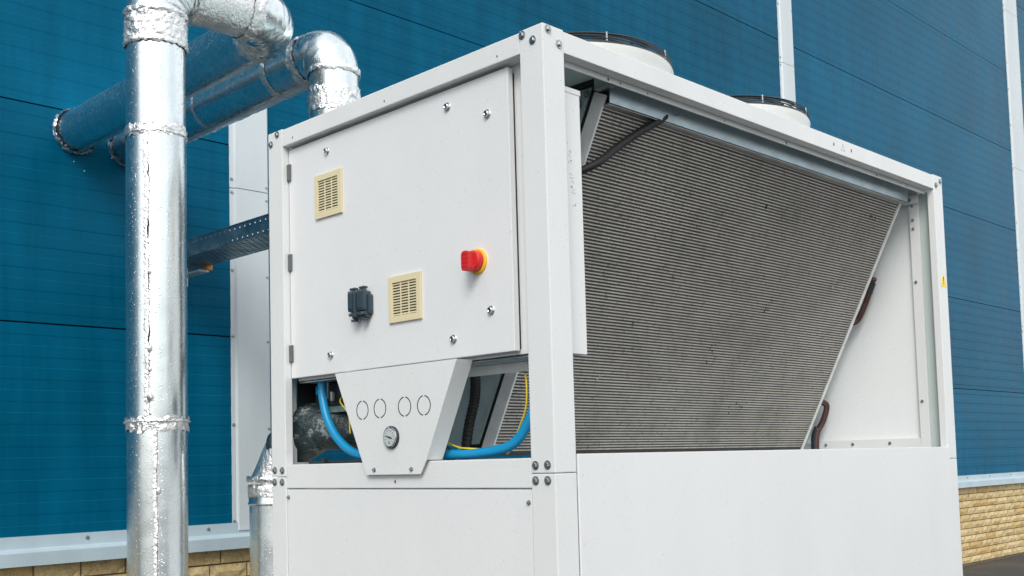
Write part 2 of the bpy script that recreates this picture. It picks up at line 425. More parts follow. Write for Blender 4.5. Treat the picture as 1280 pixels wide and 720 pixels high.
# top rails: outer web + inward flange (visible underside), inner hanging lip
box('top_rail', [(-W+P+.001, -P-.001, .001, .05, TZ0, TZ1)], M['white'], ch, .0025)
box('top_rail', [(-W+P+.001, -P-.001, L-.05, L-.001, TZ0, TZ1)], M['white'], ch, .0025)
box('top_rail', [(-.036, -.0015, P+.001, L-P-.001, TZ0, TZ1), (-.041, -.037, P+.001, L-P-.001, 2.2555, TZ1-.005)], M['white'], ch, .0018)
box('top_rail', [(-W+.0015, -W+.036, P+.001, L-P-.001, TZ0, TZ1), (-W+.037, -W+.041, P+.001, L-P-.001, 2.2555, TZ1-.005)], M['white'], ch, .0018)
box('middle_rail', (-W+P+.001, -P-.001, .0012, .045, 1.1755, 1.25), M['white'], ch, .003)
box('middle_rail', (-W+P+.001, -P-.001, L-.045, L-.0012, 1.1755, 1.25), M['white'], ch, .003)
box('middle_rail', (-.045, -.006, P+.001, L-P-.001, 1.1755, 1.246), M['white'], ch, .003)
box('middle_rail', (-W+.006, -W+.045, P+.001, L-P-.001, 1.1755, 1.246), M['white'], ch, .003)
box('roof_deck', (-W+.042, -.042, .052, L-.052, 2.300, 2.312), M['deck'], ch, .001)
box('base_frame', [(-W-.01, .01, -.01, L+.01, .02, .10)], M['galv'], ch, .003)
# lower panels
box('lower_panel', (-W+P+.003, -P-.003, .003, .02, .11, 1.1725), M['white_door'], ch, .002)
box('lower_panel', (-.003, .0035, P+.003, L-P+.006, .11, 1.2575), M['white_door'], ch, .0018)
box('lower_panel', (-W-.0035, -W+.003, P+.003, L-P-.003, .11, 1.2575), M['white_door'], ch, .0018)
box('lower_panel', (-W+P+.003, -P-.003, L-.02, L-.003, .11, 1.1725), M['white_door'], ch, .002)
box('inner_floor', (-W+.05, -.05, .05, L-.05, 1.165, 1.172), M['galv'], ch, 0)
for x, z in ((-.069, 2.316), (-.033, 2.293), (-1.164, 2.316), (-1.2, 2.291), (-.0635, 1.2315), (-.0235, 1.232), (-.064, 1.194), (-.024, 1.194), (-1.199, 1.233), (-1.158, 1.232), (-1.2, 1.195), (-1.159, 1.195)):
    bolt('y', (x, -.0002, z), ch)
for y, z in ((.02, 2.317), (.06, 2.288), (L-.02, 2.31), (L-.06, 2.288)): bolt('x', (.0002, y, z), ch)
for x, z in ((-1.128, 1.148), (-.092, 1.140)): bolt('sy', (x, .0028, z), ch, 'screw')
HOLE = {}
def hole(loc, d, rx=.0035, rz=.006):
    k = (d, rx, rz)
    if k not in HOLE:
        bm = bmesh.new(); vs = []
        for j in range(14):
            a = 2*math.pi*j/14
            vs.append(bm.verts.new((0.0004, rx*math.cos(a), rz*math.sin(a)) if d == 'x' else (rx*math.cos(a), -.0004, rz*math.sin(a))))
        r = bmesh.ops.extrude_face_region(bm, geom=[bm.faces.new(vs)])
        for v_ in r['geom']:
            if isinstance(v_, bmesh.types.BMVert): v_.co += Vector((-.004, 0, 0)) if d == 'x' else Vector((0, .004, 0))
        HOLE[k] = to_mesh(bm, 'hole'); HOLE[k].materials.append(M['gap'])
    return link('bolt_hole', HOLE[k], None, ch, loc)
hole((-.604, .001, 1.194), 'y', .003, .0055)
for x in (-.16, -.62, -1.08): hole((x, .0, 2.288), 'y', .0016, .003)
for y, r in ((.12, .004), (.30, .0045), (.352, .0035), (.475, .003), (.86, .003), (1.22, .0055), (1.62, .003), (1.86, .004), (2.06, .003), (2.11, .003)): hole((-.0368, y, 2.2635), 'x', r*.6, r*1.0)
for y in (1.475, 1.60): hole((-.001, y, 2.299), 'x', .003, .006)
# pressed warning triangle outline on the side rail
def tri_outline(y, z, s, w_, x0, x1):
    bm = bmesh.new(); c = [(y-s/2, z-s*.29), (y+s/2, z-s*.29), (y, z+s*.58)]
    for i in range(3):
        a, b = Vector(c[i]), Vector(c[(i+1) % 3]); n_ = Vector((-(b-a).y, (b-a).x)).normalized()*w_
        q = [(a.x, a.y), (b.x, b.y), (b.x+n_.x, b.y+n_.y), (a.x+n_.x, a.y+n_.y)]
        A = [bm.verts.new((x0, p[0], p[1])) for p in q]; B = [bm.verts.new((x1+i*.0001, p[0], p[1])) for p in q]
        bm.faces.new(A); bm.faces.new(B)
        for k in range(4): bm.faces.new((A[k], B[k], B[(k+1) % 4], A[(k+1) % 4]))
    return bm
link('pressed_triangle', to_mesh(tri_outline(1.54, 2.296, .028, .0012, -.002, -.0012)), M['pen'], ch)
# yellow warning sticker on far post
st = link('warning_sticker', to_mesh(prism([(2.286, 1.886), (2.342, 1.886), (2.314, 1.94)], 0, -.0005, .0007)), M['sticker'], ch, label='yellow triangular warning sticker on the far post')
link('exclamation_mark', to_mesh(prism([(2.3125, 1.906), (2.3155, 1.906), (2.3175, 1.925), (2.3105, 1.925)], 0, .0005, .0012)), M['ink'], st)
link('exclamation_dot', to_mesh(prism([(2.312, 1.896), (2.316, 1.896), (2.316, 1.901), (2.312, 1.901)], 0, .0005, .0012)), M['ink'], st)

# ---- control cabinet and door
cab = box('cabinet', [(-W+P+.0005, -P-.004, .0505, .085, 1.5155, 2.298), (-W+P+.0005, -.042, .085, .184, 1.512, 2.2045)], M['white'], ch, .0018)
box('cabinet_lid', (-.2, -.0405, .0835, .1865, 2.192, 2.2062), M['white'], cab, .001)
box('cabinet_base', (-W+P+.002, -.09, .052, .183, 1.5085, 1.5115), M['galv'], cab, 0)
box('flange_strip', (-P-.028, -P-.004, .046, .0503, 1.5155, 2.268), M['white'], cab, .001)
door = box('cabinet_door', (-1.1355, -.146, .0235, .0425, 1.523, 2.262), M['white_door'], ch, .0025)
box('door_seal', (-1.12, -.149, .0428, .0502, 1.53, 2.25), M['gap'], door, 0)
lm = lathe((0, 0, 0), (0, -1, 0), [(0, .0125), (.002, .0125), (.003, .0105)], 24); lm = lathe((0, 0, 0), (0, -1, 0), [(.003, .009), (.0085, .0085), (.0095, .0075), (.0095, .005), (.006, .0045)], 24, lm); LM = to_mesh(lm, 'lock'); LM.materials.append(M['chrome'])
for p in LM.polygons: p.use_smooth = len(p.vertices) == 4
sb = bmesh.new(); bbox(sb, -.0013, .0013, -.0102, -.0085, -.0058, .0058); SB = to_mesh(sb, 'lock_slot'); SB.materials.append(M['ink'])
for x, z in ((-.925, 2.214), (-.373, 2.214), (-.219, 2.156), (-.223, 1.636), (-.369, 1.575), (-.92, 1.58)):
    lk = link('lock', LM, None, door, (x-.004, .0233, z)); link('lock_slot', SB, None, door, (x-.004, .0233, z))
for z in (2.187, 1.895, 1.602): box('hinge', (-1.1385, -1.1215, .0165, .0232, z-.027, z+.027), M['hinge'], door, .001)
# vents
def vent(x0, x1, z0, z1, n):
    v_ = link('vent_grille', to_mesh(prism([(x0, z0), (x1, z0), (x1, z1), (x0, z1)], 1, .0225, .0232)), M['cream'], ch)
    fr = .019; y0 = .0165
    i0, i1, k0, k1 = x0+fr*.85, x1-fr, z0+fr, z1-fr
    f = box('vent_frame', [(x0, i0, y0, .0224, z0, z1), (i1, x1, y0, .0224, z0, z1), (i0, i1, y0, .0224, k1, z1), (i0, i1, y0, .0224, z0, k0)], M['cream'], v_, .0012)
    box('vent_recess', (i0, i1, .0222, .02245, k0, k1), M['ink'], v_, 0)
    pitch = (k1-k0)/n
    bm = bmesh.new(); bbox(bm, 0, i1-i0, 0, .0022, 0, pitch*.50); me = to_mesh(bm, 'slat')
    me.materials.append(M['cream'])
    for i in range(n): link('slat', me, None, v_, (i0, .0198, k0+pitch*(i+.25)))
    for q in (1/3, 2/3): box('mullion', (i0+(i1-i0)*q-.0018, i0+(i1-i0)*q+.0018, .0192, .0221, k0, k1), M['cream'], v_, 0)
vent(-.989, -.852, 2.008, 2.145, 12); vent(-.638, -.498, 1.645, 1.778, 12)
# rotary isolator
sw = link('rotary_switch', to_mesh(lathe((-.272, .0234, 1.771), (0, -1, 0), [(0, .034), (.005, .034), (.007, .031)], 40)), M['yellow'], ch, smooth=False)
sm = to_mesh(lathe((-.272, .0165, 1.771), (0, -1, 0), [(0, .0275), (.016, .0275), (.020, .025)], 36)); link('switch_body', sm, M['red'], sw)
hp = []
for i in range(24):
    a = 2*math.pi*i/24; hp.append((-.272+.0135*math.cos(a), 1.771+(.030*math.sin(a) if abs(math.sin(a)) < .99 else .030*math.copysign(1, math.sin(a)))))
hp = [(-.272+(.0135 if math.cos(2*math.pi*(i+.5)/24) > 0 else -.0135)*min(1, abs(math.cos(2*math.pi*(i+.5)/24))*2.2), 1.768+.027*math.sin(2*math.pi*(i+.5)/24)) for i in range(24)]
link('switch_handle', to_mesh(prism(hp, 1, -.0265, -.0035, .003)), M['red'], sw)
for k in range(4): box('grip_rib', (-.281, -.263, -.0276, -.0266, 1.752+.011*k, 1.755+.011*k), M['red'], sw, 0)
# socket with flap covers
sk = box('socket', [(-.800, -.712, .006, .0233, 1.682, 1.742), (-.790, -.722, .0, .0231, 1.672, 1.752)], M['socket'], ch, .007)
for xa, xb in ((-.7945, -.7615), (-.7505, -.7175)):
    box('flap_cover', (xa, xb, -.012, .006, 1.692, 1.757), M['socket'], sk, .0075)
    box('flap_rib', (xa+.006, xb-.006, -.0145, -.0121, 1.700, 1.747), M['socket'], sk, .001)
    box('hinge_barrel', (xa+.004, xb-.004, -.006, .010, 1.7575, 1.765), M['socket'], sk, .003)
    box('foot_lug', (xa+.006, xb-.008, -.004, .012, 1.664, 1.6715), M['socket'], sk, .003)
box('flap_latch', (-.7608, -.7512, -.0165, .004, 1.676, 1.748), M['socket'], sk, .003)
box('flap_latch', (-.792, -.720, -.0095, .003, 1.680, 1.690), M['socket'], sk, .0025)
for x in (-.785, -.727): link('screw', to_mesh(lathe((x, -.0096, 1.685), (0, -1, 0), [(0, .0035), (.0012, .003)], 12)), M['steel'], sk)
# handwriting on cabinet side
pm = bmesh.new(); r = random.Random(5)
for k in range(15):
    z = 2.035-.0098*k+r.uniform(-.002, .002)
    if k in (4, 5, 12, 13): continue
    y = .135+.014*(k/15)
    for s in range(3):
        y0 = y+r.uniform(-.006, .006); z0 = z+r.uniform(-.003, .003); bbox(pm, -.0419, -.0412, y0, y0+r.uniform(.0010, .0035), z0, z0+r.uniform(.0008, .003))
link('pen_marking', to_mesh(pm), M['pen'], cab)

# ---- trapezoid gauge plate with folded side
TP = [(-.858, 1.5165), (-.325, 1.5165), (-.455, 1.252), (-.480, 1.2145), (-.716, 1.2145), (-.7365, 1.258)]
gp = link('gauge_plate', to_mesh(prism(TP, 1, -.0125, -.0095)), M['white'], ch)
def side_flange(a, b, yb):
    (x0, z0), (x1, z1) = a, b; t_ = .003 if x0 > -.6 else -.003
    bm = bmesh.new(); q = [(x0, z0), (x0-t_, z0), (x1-t_, z1), (x1, z1)]
    A = [bm.verts.new((p[0], -.0094, p[1])) for p in q]; B = [bm.verts.new((p[0], yb, p[1])) for p in q]
    bm.faces.new(A); bm.faces.new(B[::-1])
    for k in range(4): bm.faces.new((A[k], B[k], B[(k+1) % 4], A[(k+1) % 4]))
    return bm
link('plate_flange', to_mesh(side_flange((-.3252, 1.5160), (-.4545, 1.2525), .046)), M['white'], gp)
link('plate_flange', to_mesh(side_flange((-.8578, 1.5160), (-.7367, 1.2525), .046)), M['white'], gp)
for x in (-.678, -.516): bolt('sy', (x, -.0126, 1.2285), gp, 'screw')
def arc_slot(cx, cz, r, a0, a1, w_=.0030):
    bm = bmesh.new(); n = 18; q = []
    for i in range(n+1):
        a = a0+(a1-a0)*i/n
        q.append([bm.verts.new((cx+(r+s*w_)*math.cos(a), y, cz+(r+s*w_)*math.sin(a))) for s, y in ((-.5, -.0129), (.5, -.0129), (.5, -.0121), (-.5, -.0121))])
    for a, b in zip(q, q[1:]):
        for k in range(4): bm.faces.new((a[k], a[(k+1) % 4], b[(k+1) % 4], b[k]))
    bm.faces.new(q[0]); bm.faces.new(q[-1][::-1]); return bm
for cx, cz in ((-.729, 1.401), (-.649, 1.402), (-.541, 1.4015), (-.460, 1.4005)):
    for a0 in (-.5*math.pi+.14, .5*math.pi+.14): link('knockout_slot', to_mesh(arc_slot(cx, cz, .0265, a0, a0+math.pi-.28)), M['ink'], gp)
ga = link('pressure_gauge', to_mesh(lathe((-.597, -.0125, 1.3185), (0, -1, 0), [(0, .0315), (.007, .0315), (.009, .029), (.009, .0255), (.006, .0250)], 40)), M['dark'], ch)
ga.data.polygons.foreach_set('use_smooth', [False]*len(ga.data.polygons))
link('bezel', to_mesh(lathe((-.597, -.0210, 1.3185), (0, -1, 0), [(0, .0290), (.0016, .0285), (.0022, .0272)], 40)), M['chrome'], ga)
link('dial', to_mesh(lathe((-.597, -.0205, 1.3185), (0, -1, 0), [(0, .0252), (.0032, .0252)], 40)), M['dial'], ga)
dm = bmesh.new()
for k in range(11):
    a = R_(225-27*k); c_, s_ = math.cos(a), math.sin(a)
    for q in range(3):
        rr = .018+.0018*q; bbox(dm, -.597+c_*rr-.0005, -.597+c_*rr+.0005, -.0245, -.0236, 1.3185+s_*rr-.0005, 1.3185+s_*rr+.0005)
bbox(dm, -.600, -.594, -.0245, -.0236, 1.301, 1.3035); bbox(dm, -.599, -.595, -.0245, -.0236, 1.306, 1.3072)
link('dial_marks', to_mesh(dm), M['ink'], ga)
link('needle', to_mesh(prism([(-.614, 1.324), (-.5965, 1.3205), (-.585, 1.3168), (-.5845, 1.3142), (-.5975, 1.3165)], 1, -.0256, -.0246)), M['ink'], ga)

# ---- V coils
CT, CB = Vector((-.085, 0, 2.277)), Vector((-.590, 0, 1.262))
def coil(side, y0, y1, detail, CB=CB):
    """side=+1 the near coil, -1 its mirror image"""
    mir = (lambda v_: Vector((v_.x, v_.y, v_.z))) if side > 0 else (lambda v_: Vector((-W-v_.x, v_.y, v_.z)))
    d = (CB-CT).normalized(); nrm = Vector((-d.z, 0, d.x)).normalized()      # outward normal
    if nrm.x < 0: nrm = -nrm
    Lc = (CB-CT).length
    def q(s, o, y): v_ = CT+d*s+nrm*o; return mir(Vector((v_.x, y, v_.z)))
    def slab(s0, s1, o0, o1, a, b):
        bm = bmesh.new(); vs = [bm.verts.new(q(s, o, y)) for s in (s0, s1) for o in (o0, o1) for y in (a, b)]
        for f in ((0, 1, 3, 2), (4, 6, 7, 5), (0, 4, 5, 1), (2, 3, 7, 6), (0, 2, 6, 4), (1, 5, 7, 3)): bm.faces.new([vs[i] for i in f])
        return bm
    core = link('coil', to_mesh(slab(.046, Lc, -.035, -.0025, y0+.004, y1-.012)), M['fins'], ch, label='dirty grey finned coil leaning outwards' if side > 0 else None)
    n = 106; pitch = (Lc-.06)/n
    if detail:
        me = to_mesh(slab(0, .0038, -.03, 0, y0+.003, y1-.011), 'coil_tube'); me.materials.append(M['tube'])
        for i in range(n):
            o = CT+d*(.052+pitch*i)-CT; link('coil_tube', me, None, core, (o.x, 0, o.z))
    else:
        tb = bmesh.new()
        for i in range(n):
            s = slab(.052+pitch*i, .0558+pitch*i, -.03, 0, y0+.003, y1-.011); m_ = bpy.data.meshes.new('t'); s.to_mesh(m_); s.free(); tb.from_mesh(m_); bpy.data.meshes.remove(m_)
        o = link('coil_tubes', to_mesh(tb), M['tube'], core); o['kind'] = 'stuff'
    link('end_plate', to_mesh(slab(.03, Lc, -.042, .002, y0-.004, y0+.0025)), M['endgrey'], core)
    link('end_plate', to_mesh(slab(.03, Lc, -.042, .004, y1-.0105, y1)), M['endgrey'], core)
    link('gasket', to_mesh(slab(.0, Lc, -.052, -.0425, y0-.006, y0+.003)), M['black_rubber'], core)
    xa, xb = sorted((-.0815, -.0790)) if side > 0 else sorted((-W+.0815, -W+.0790))
    bm = bmesh.new(); vv = bbox(bm, xa, xb, y0-.002, y1+.004, 2.226, 2.286)
    for v_ in vv:
        if v_.co.z < 2.25: v_.co.x += -.006 if side > 0 else .006
    link('top_cover', to_mesh(bm), M['galv_smooth'], core, label='shiny folded metal strip over the top of the coil')
    bm = bmesh.new(); bbox(bm, min(xa, xb)-(.035 if side > 0 else -.011), max(xa, xb)-(.011 if side > 0 else -.035), y0-.002, y1+.004, 2.2230, 2.2250)
    link('cover_fold', to_mesh(bm), M['galv'], core)
    return core, q
core1, Q = coil(1, .366, 2.215, True)
core2, Q2 = coil(-1, .366, 2.215, False, Vector((-.500, 0, 1.262)))
# rivet marks on cover strip
for y in (.66, .672, .684, .72, 1.19, 1.2, 1.22, 1.66, 1.675, 1.69, 2.08, 2.10):
    p = Vector((-.083, y, 2.256+rnd.uniform(-.008, .008))); link('rivet', to_mesh(lathe((0, 0, 0), (1, 0, -.5), [(0, .0032), (.0015, .0025)], 8)), M['steel'] if rnd.random() > .4 else M['ink'], core1, p)
# dirt marks and bent fins
def mark(y, s, ly, ls, mt):
    bm = bmesh.new(); k = 9
    for i in range(k):
        yy = y+rnd.uniform(-ly, ly)/2; ss = s+rnd.uniform(-ls, ls)/2; a, b = Q(ss, .0006, yy), Q(ss+.006, .0006, yy+rnd.uniform(.002, .008))
        c_, e_ = Q(ss, .0012, yy), Q(ss+.006, .0012, yy+.006)
        vs = [bm.verts.new(Q(u_, o_, v_)) for u_ in (ss, ss+.0045) for o_ in (-.002, .0012) for v_ in (yy, yy+rnd.uniform(.002, .006))]
        for f in ((0, 1, 3, 2), (4, 6, 7, 5), (0, 4, 5, 1), (2, 3, 7, 6), (0, 2, 6, 4), (1, 5, 7, 3)): bm.faces.new([vs[i_] for i_ in f])
    link('fin_damage', to_mesh(bm), M[mt], core1)
for y, s, a, b, mt in ((1.314, .205, .012, .014, 'ink'), (.938, .50, .02, .004, 'chrome'), (2.03, .14, .10, .02, 'ink'), (.82, .67, .01, .02, 'chrome'), (1.95, .42, .02, .05, 'chrome'), (.74, .86, .02, .02, 'chrome'), (.62, .78, .05, .006, 'ink'), (1.6, .95, .14, .05, 'ink'), (1.55, .55, .03, .05, 'ink'), (1.3, .75, .05, .08, 'ink'), (.6, 1.0, .12, .04, 'ink')):
    mark(y, s, a, b, mt)
# V closing plate between coils
def vplate(y, name):
    a = Q(.02, -.054, y); b = Q(1.12, -.054, y); c_ = Q2(1.12, -.054, y); d_ = Q2(.02, -.054, y)
    return link(name, to_mesh(prism([(a.x, a.z), (b.x, b.z), (-.80, b.z), (-.80, 1.52), (d_.x, d_.z)], 1, y, y+.004)), M['vgalv'], ch)
vp = vplate(.358, 'v_partition'); vplate(2.207, 'v_partition')
for x, z in ((-.190, 2.245), (-.222, 2.185), (-.160, 2.268)): bolt('y', (x, .3575, z), vp)
box('closing_gasket', [(-.60, -.10, .345, .357, 2.286, 2.299)], M['black_rubber'], ch, .001)
box('frame_bracket', (-.115, -.06, .335, .362, 2.262, 2.298), M['galv'], ch, .001)
# far inner panel with angle frame
box('inner_end_panel', (-W+.05, -.108, 2.306, 2.309, 1.25, 2.290), M['white_inner'], ch, 0)
af = box('angle_frame', [(-.112, -.0745, 2.288, 2.3055, 1.25, 2.268), (-.5, -.1125, 2.290, 2.3055, 1.25, 1.296), (-W+.05, -.5003, 2.290, 2.3055, 1.25, 1.296)], M['white'], ch, .001)
box('brace', [(-.40, -.064, 2.272, 2.276, 2.228, 2.262)], M['white'], ch, .001)
for z in (2.222, 2.165, 2.13, 1.915, 1.44): bolt('sy', (-.098, 2.2878, z), af, 'screw')
bolt('sy', (-.10, 2.2718, 2.243), af, 'screw')
for x in (-.52, -.40, -.24): bolt('sy', (x, 2.2898, 1.278), af, 'screw')
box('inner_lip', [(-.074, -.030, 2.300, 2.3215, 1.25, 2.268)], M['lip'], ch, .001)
# header pipes at far end of coil
tube('header_pipe', smooth_path([(-.246, 2.236, 1.945), (-.262, 2.244, 1.925), (-.282, 2.245, 1.872), (-.325, 2.244, 1.79), (-.355, 2.225, 1.768)], 6), .0115, M['copper'], ch, 14)
link('pipe_sleeve', to_mesh(lathe((-.258, 2.244, 1.93), (-.022, 0, -.05), [(0, .0145), (.045, .0145)], 16)), M['dark'], ch, smooth=False)
tube('header_pipe', smooth_path([(-.50, 2.222, 1.462), (-.485, 2.244, 1.44), (-.505, 2.246, 1.38), (-.535, 2.246, 1.33), (-.545, 2.246, 1.255)], 6), .0125, M['copper'], ch, 14)
tube('pipe_sleeve', smooth_path([(-.530, 2.247, 1.352), (-.545, 2.248, 1.315), (-.548, 2.248, 1.25)], 5), .0165, M['dark'], ch, 14)
box('pipe_clip', (-.60, -.555, 2.222, 2.226, 1.285, 1.318), M['galv_smooth'], ch, .001)
# black conduit over the coil
cp = smooth_path([Q(.03, .004, .635), Q(.045, .012, .615), Q(.10, .016, .53), Q(.16, .022, .45), Q(.215, .035, .375), Vector((-.20, .30, 2.03)), Vector((-.18, .19, 2.0))], 6)
tube('conduit', cp, .0115, M['black_rubber'], ch, 12)

# ---- things under the cabinet
box('support_angle', [(-.47, -.215, .140, .144, 1.482, 1.508), (-.47, -.215, .144, .18, 1.5045, 1.508)], M['endgrey'], ch, .001)
box('junction_box', (-.170, -.085, .12, .18, 1.455, 1.508), M['dark'], ch, .003)
tube('water_hose', smooth_path([(-1.062, .088, 1.545), (-1.060, .086, 1.50), (-1.052, .083, 1.455), (-1.022, .08, 1.385), (-.962, .08, 1.318), (-.863, .08, 1.274), (-.70, .085, 1.264), (-.492, .08, 1.266), (-.341, .08, 1.267), (-.221, .08, 1.286), (-.161, .085, 1.346), (-.138, .10, 1.42), (-.13, .14, 1.5)], 8), .0135, M['blue_hose'], ch, 18)
tube('earth_wire', smooth_path([(-.52, .09, 1.325), (-.47, .08, 1.30), (-.42, .075, 1.285), (-.385, .075, 1.281), (-.33, .09, 1.277)], 6), .0024, M['wire'], ch, 8)
tube('earth_wire', smooth_path([(-.185, .10, 1.47), (-.172, .09, 1.44), (-.172, .085, 1.38), (-.205, .09, 1.325), (-.25, .11, 1.28), (-.27, .11, 1.262)], 6), .0024, M['wire'], ch, 8)
tube('earth_wire', smooth_path([(-1.0, .12, 1.46), (-.97, .09, 1.44), (-.93, .09, 1.40), (-.91, .08, 1.34)], 6), .0022, M['wire'], ch, 8)
bm = bmesh.new(); cpts = smooth_path([(-.565, .28, 1.54), (-.580, .30, 1.49), (-.607, .32, 1.43), (-.640, .325, 1.35), (-.662, .325, 1.25)], 14)
sweep(cpts, [.0165 if i % 2 else .0145 for i in range(len(cpts))], 14, True, bm); link('corrugated_hose', to_mesh(bm), M['black_rubber'], ch)
tube('corrugated_hose', smooth_path([(-.66, .20, 1.50), (-.665, .21, 1.40), (-.66, .21, 1.32), (-.62, .24, 1.25)], 8), .016, M['black_rubber'], ch, 12)
cbx = box('pump_controller', (-1.137, -.97, .115, .185, 1.432, 1.507), M['dark'], ch, .004)
box('blue_sticker', (-1.130, -1.096, .1125, .1148, 1.474, 1.499), M['blue_label'], cbx, 0)
for q_ in ((-1.088, -1.083, .1125, .1148, 1.486, 1.497), (-1.040, -1.035, .09, .095, 1.455, 1.508), (-1.022, -1.012, .09, .10, 1.447, 1.475)): box('terminal', q_, M['galv'], cbx, 0)
box('pump_bracket', [(-1.137, -.92, .115, .119, 1.412, 1.4315)], M['darkteal'], ch, .001)
for x in (-1.07, -1.045): box('bracket_hole', (x-.03, x-.025, .1138, .1148, 1.419, 1.424), M['galv_smooth'], ch, 0)
box('pipe_clamp', [(-1.10, -.74, .06, .066, 1.250, 1.259), (-1.02, -1.005, .05, .066, 1.2505, 1.268)], M['dark'], ch, .001)

# ---- roof fans
def build_fan(yc, first=None):
    c = (-.609, yc, 0)
    root = link('fan', to_mesh(lathe((0, 0, 0), (0, 0, 1), [(2.3125, .405), (2.335, .395), (2.36, .372), (2.44, .356), (2.505, .351), (2.522, .355), (2.528, .352), (2.522, .342), (2.44, .338), (2.36, .342), (2.3128, .37)], 96, caps=False)), M['shroud'], ch, c, smooth=True)
    k = bmesh.new()
    for r_ in (.3501, .3481, .345, .336, .325, .31, .29, .265, .24, .21, .18, .15, .12):
        zz = {.3501: 2.542, .3481: 2.551, .345: 2.560}.get(r_, 2.560 + .03*(1-r_/.345))
        pts = [Vector((r_*math.cos(a), r_*math.sin(a), zz)) for a in [2*math.pi*i/72 for i in range(72)]]
        rings = []
        for p in pts:
            rad = Vector((p.x, p.y, 0)).normalized()
            rings.append([k.verts.new(p+rad*.0022*math.cos(b)+Vector((0, 0, .0022*math.sin(b)))) for b in [math.pi/2*j for j in range(4)]])
        for i in range(72):
            a, b = rings[i], rings[(i+1) % 72]
            for j in range(4): k.faces.new((a[j], b[j], b[(j+1) % 4], a[(j+1) % 4]))
    link('grille', to_mesh(k), M['dark'], root, c)
    k = bmesh.new()
    for i in range(12):
        a = 2*math.pi*i/12+.3; e = Vector((math.cos(a), math.sin(a), 0)); s_ = e.cross(Vector((0, 0, 1)))*.002
        p0 = e*.349; p1 = e*.10
        A = [k.verts.new(Vector((p.x, p.y, z_))+o) for p, z_ in ((p0, 2.536), (p1, 2.575)) for o in (s_, -s_, Vector((0, 0, .006))+s_, Vector((0, 0, .006))-s_)]
        for fce in ((0, 1, 3, 2), (4, 6, 7, 5), (0, 4, 5, 1), (2, 3, 7, 6), (0, 2, 6, 4), (1, 5, 7, 3)): k.faces.new([A[j] for j in fce])
    link('grille_spokes', to_mesh(k), M['dark'], root, c)
    for i in range(8):
        a = 2*math.pi*i/8+.29; e = Vector((math.cos(a), math.sin(a), 0))*.347
        link('grille_clip', to_mesh(lathe((e.x, e.y, 2.52), (0, 0, 1), [(0, .004), (.044, .0032)], 8)), M['steel'], root, c)
    link('rim', to_mesh(lathe((0, 0, 0), (0, 0, 1), [(2.5285, .352), (2.5355, .3505), (2.536, .340), (2.5285, .342)], 96, caps=False)), M['dark'], root, c, smooth=False)
    link('motor', to_mesh(lathe((0, 0, 2.36), (0, 0, 1), [(0, .07), (.1, .07), (.11, .055)], 32)), M['dark'], root, c)
    for i in range(6):
        a = 2*math.pi*i/6; bm = bmesh.new(); prev = None
        for r_, tw in ((.06, .6), (.2, .45), (.325, .3)):
            e = Vector((math.cos(a), math.sin(a), 0)); t2 = Vector((-e.y, e.x, 0)); ch_ = .07+.06*r_
            row = [bm.verts.new(e*r_+t2*(s*ch_*math.cos(tw))+Vector((0, 0, 2.41+s*ch_*math.sin(tw)+o))) for s, o in ((-1, 0), (1, 0), (1, .004), (-1, .004))]
            if prev:
                for j in range(4): bm.faces.new((prev[j], prev[(j+1) % 4], row[(j+1) % 4], row[j]))
            else: bm.faces.new(row[::-1])
            prev = row
        bm.faces.new(prev); link('fan_blade', to_mesh(bm), M['dark'], root, c)
    return root
build_fan(.80); build_fan(1.70)

# ------------------------------------------------------------------ jacketed pipes
PR = .0925
def jacket(name, pts, parent, r=PR, n=56, mat='cladpipe', wob=.004, step=.03):
    """straight run with slightly dented skin"""
    a, b = Vector(pts[0]), Vector(pts[1]); k = max(2, int((b-a).length/step))
    pp = [a.lerp(b, i/k) for i in range(k+1)]
    def jit(i, j): return wob*noise.noise(Vector((j/n*9 if j < n/2 else (n-j)/n*9, i*.35, a.x*3)))
    return link(name, to_mesh(sweep(pp, r, n, False, None, jit)), M[mat], parent, smooth=True)
def elbow(c0, d0, d1, R, parent, gores=3, r=PR, n=56):
    """gored bend: corner point c0, incoming dir d0, outgoing dir d1"""
    c0, d0, d1 = Vector(c0), Vector(d0), Vector(d1); cen = c0 - d0*R + d1*R
    st = c0-d0*R; out_ = []
    for g_ in range(gores):
        a0, a1 = math.pi/2*g_/gores, math.pi/2*(g_+1)/gores
        P_ = lambda a: cen - d1*R*math.cos(a) + d0*R*math.sin(a)
        T_ = lambda a: (d0*math.cos(a) + d1*math.sin(a)).normalized()
        bm = bmesh.new(); rings = []; bn = d0.cross(d1)
        K = 6
        for s in range(K+1):
            f_ = s/K; p = P_(a0).lerp(P_(a1), f_); rad = (-d1*math.cos(a0+(a1-a0)*f_) + d0*math.sin(a0+(a1-a0)*f_))
            sc = 1/math.cos((a1-a0)/2) if 0 < s < K else 1/math.cos((a1-a0)/2)*1.0
            bulge = .0018*math.sin(math.pi*f_)
            ring = []
            for j in range(n):
                a = 2*math.pi*j/n; wr = .0035*noise.noise(Vector((math.cos(a)*2.2, math.sin(a)*2.2, (g_*K+s)*.5)))
                ring.append(bm.verts.new(p + (rad*math.cos(a)+bn*math.sin(a))*(r+.0015+bulge+wr)))
            rings.append(ring)
        for x_, y_ in zip(rings, rings[1:]):
            for j in range(n): bm.faces.new((x_[j], x_[(j+1) % n], y_[(j+1) % n], y_[j]))
        link('elbow_gore', to_mesh(bm), M['cladpipe'], parent, smooth=True)
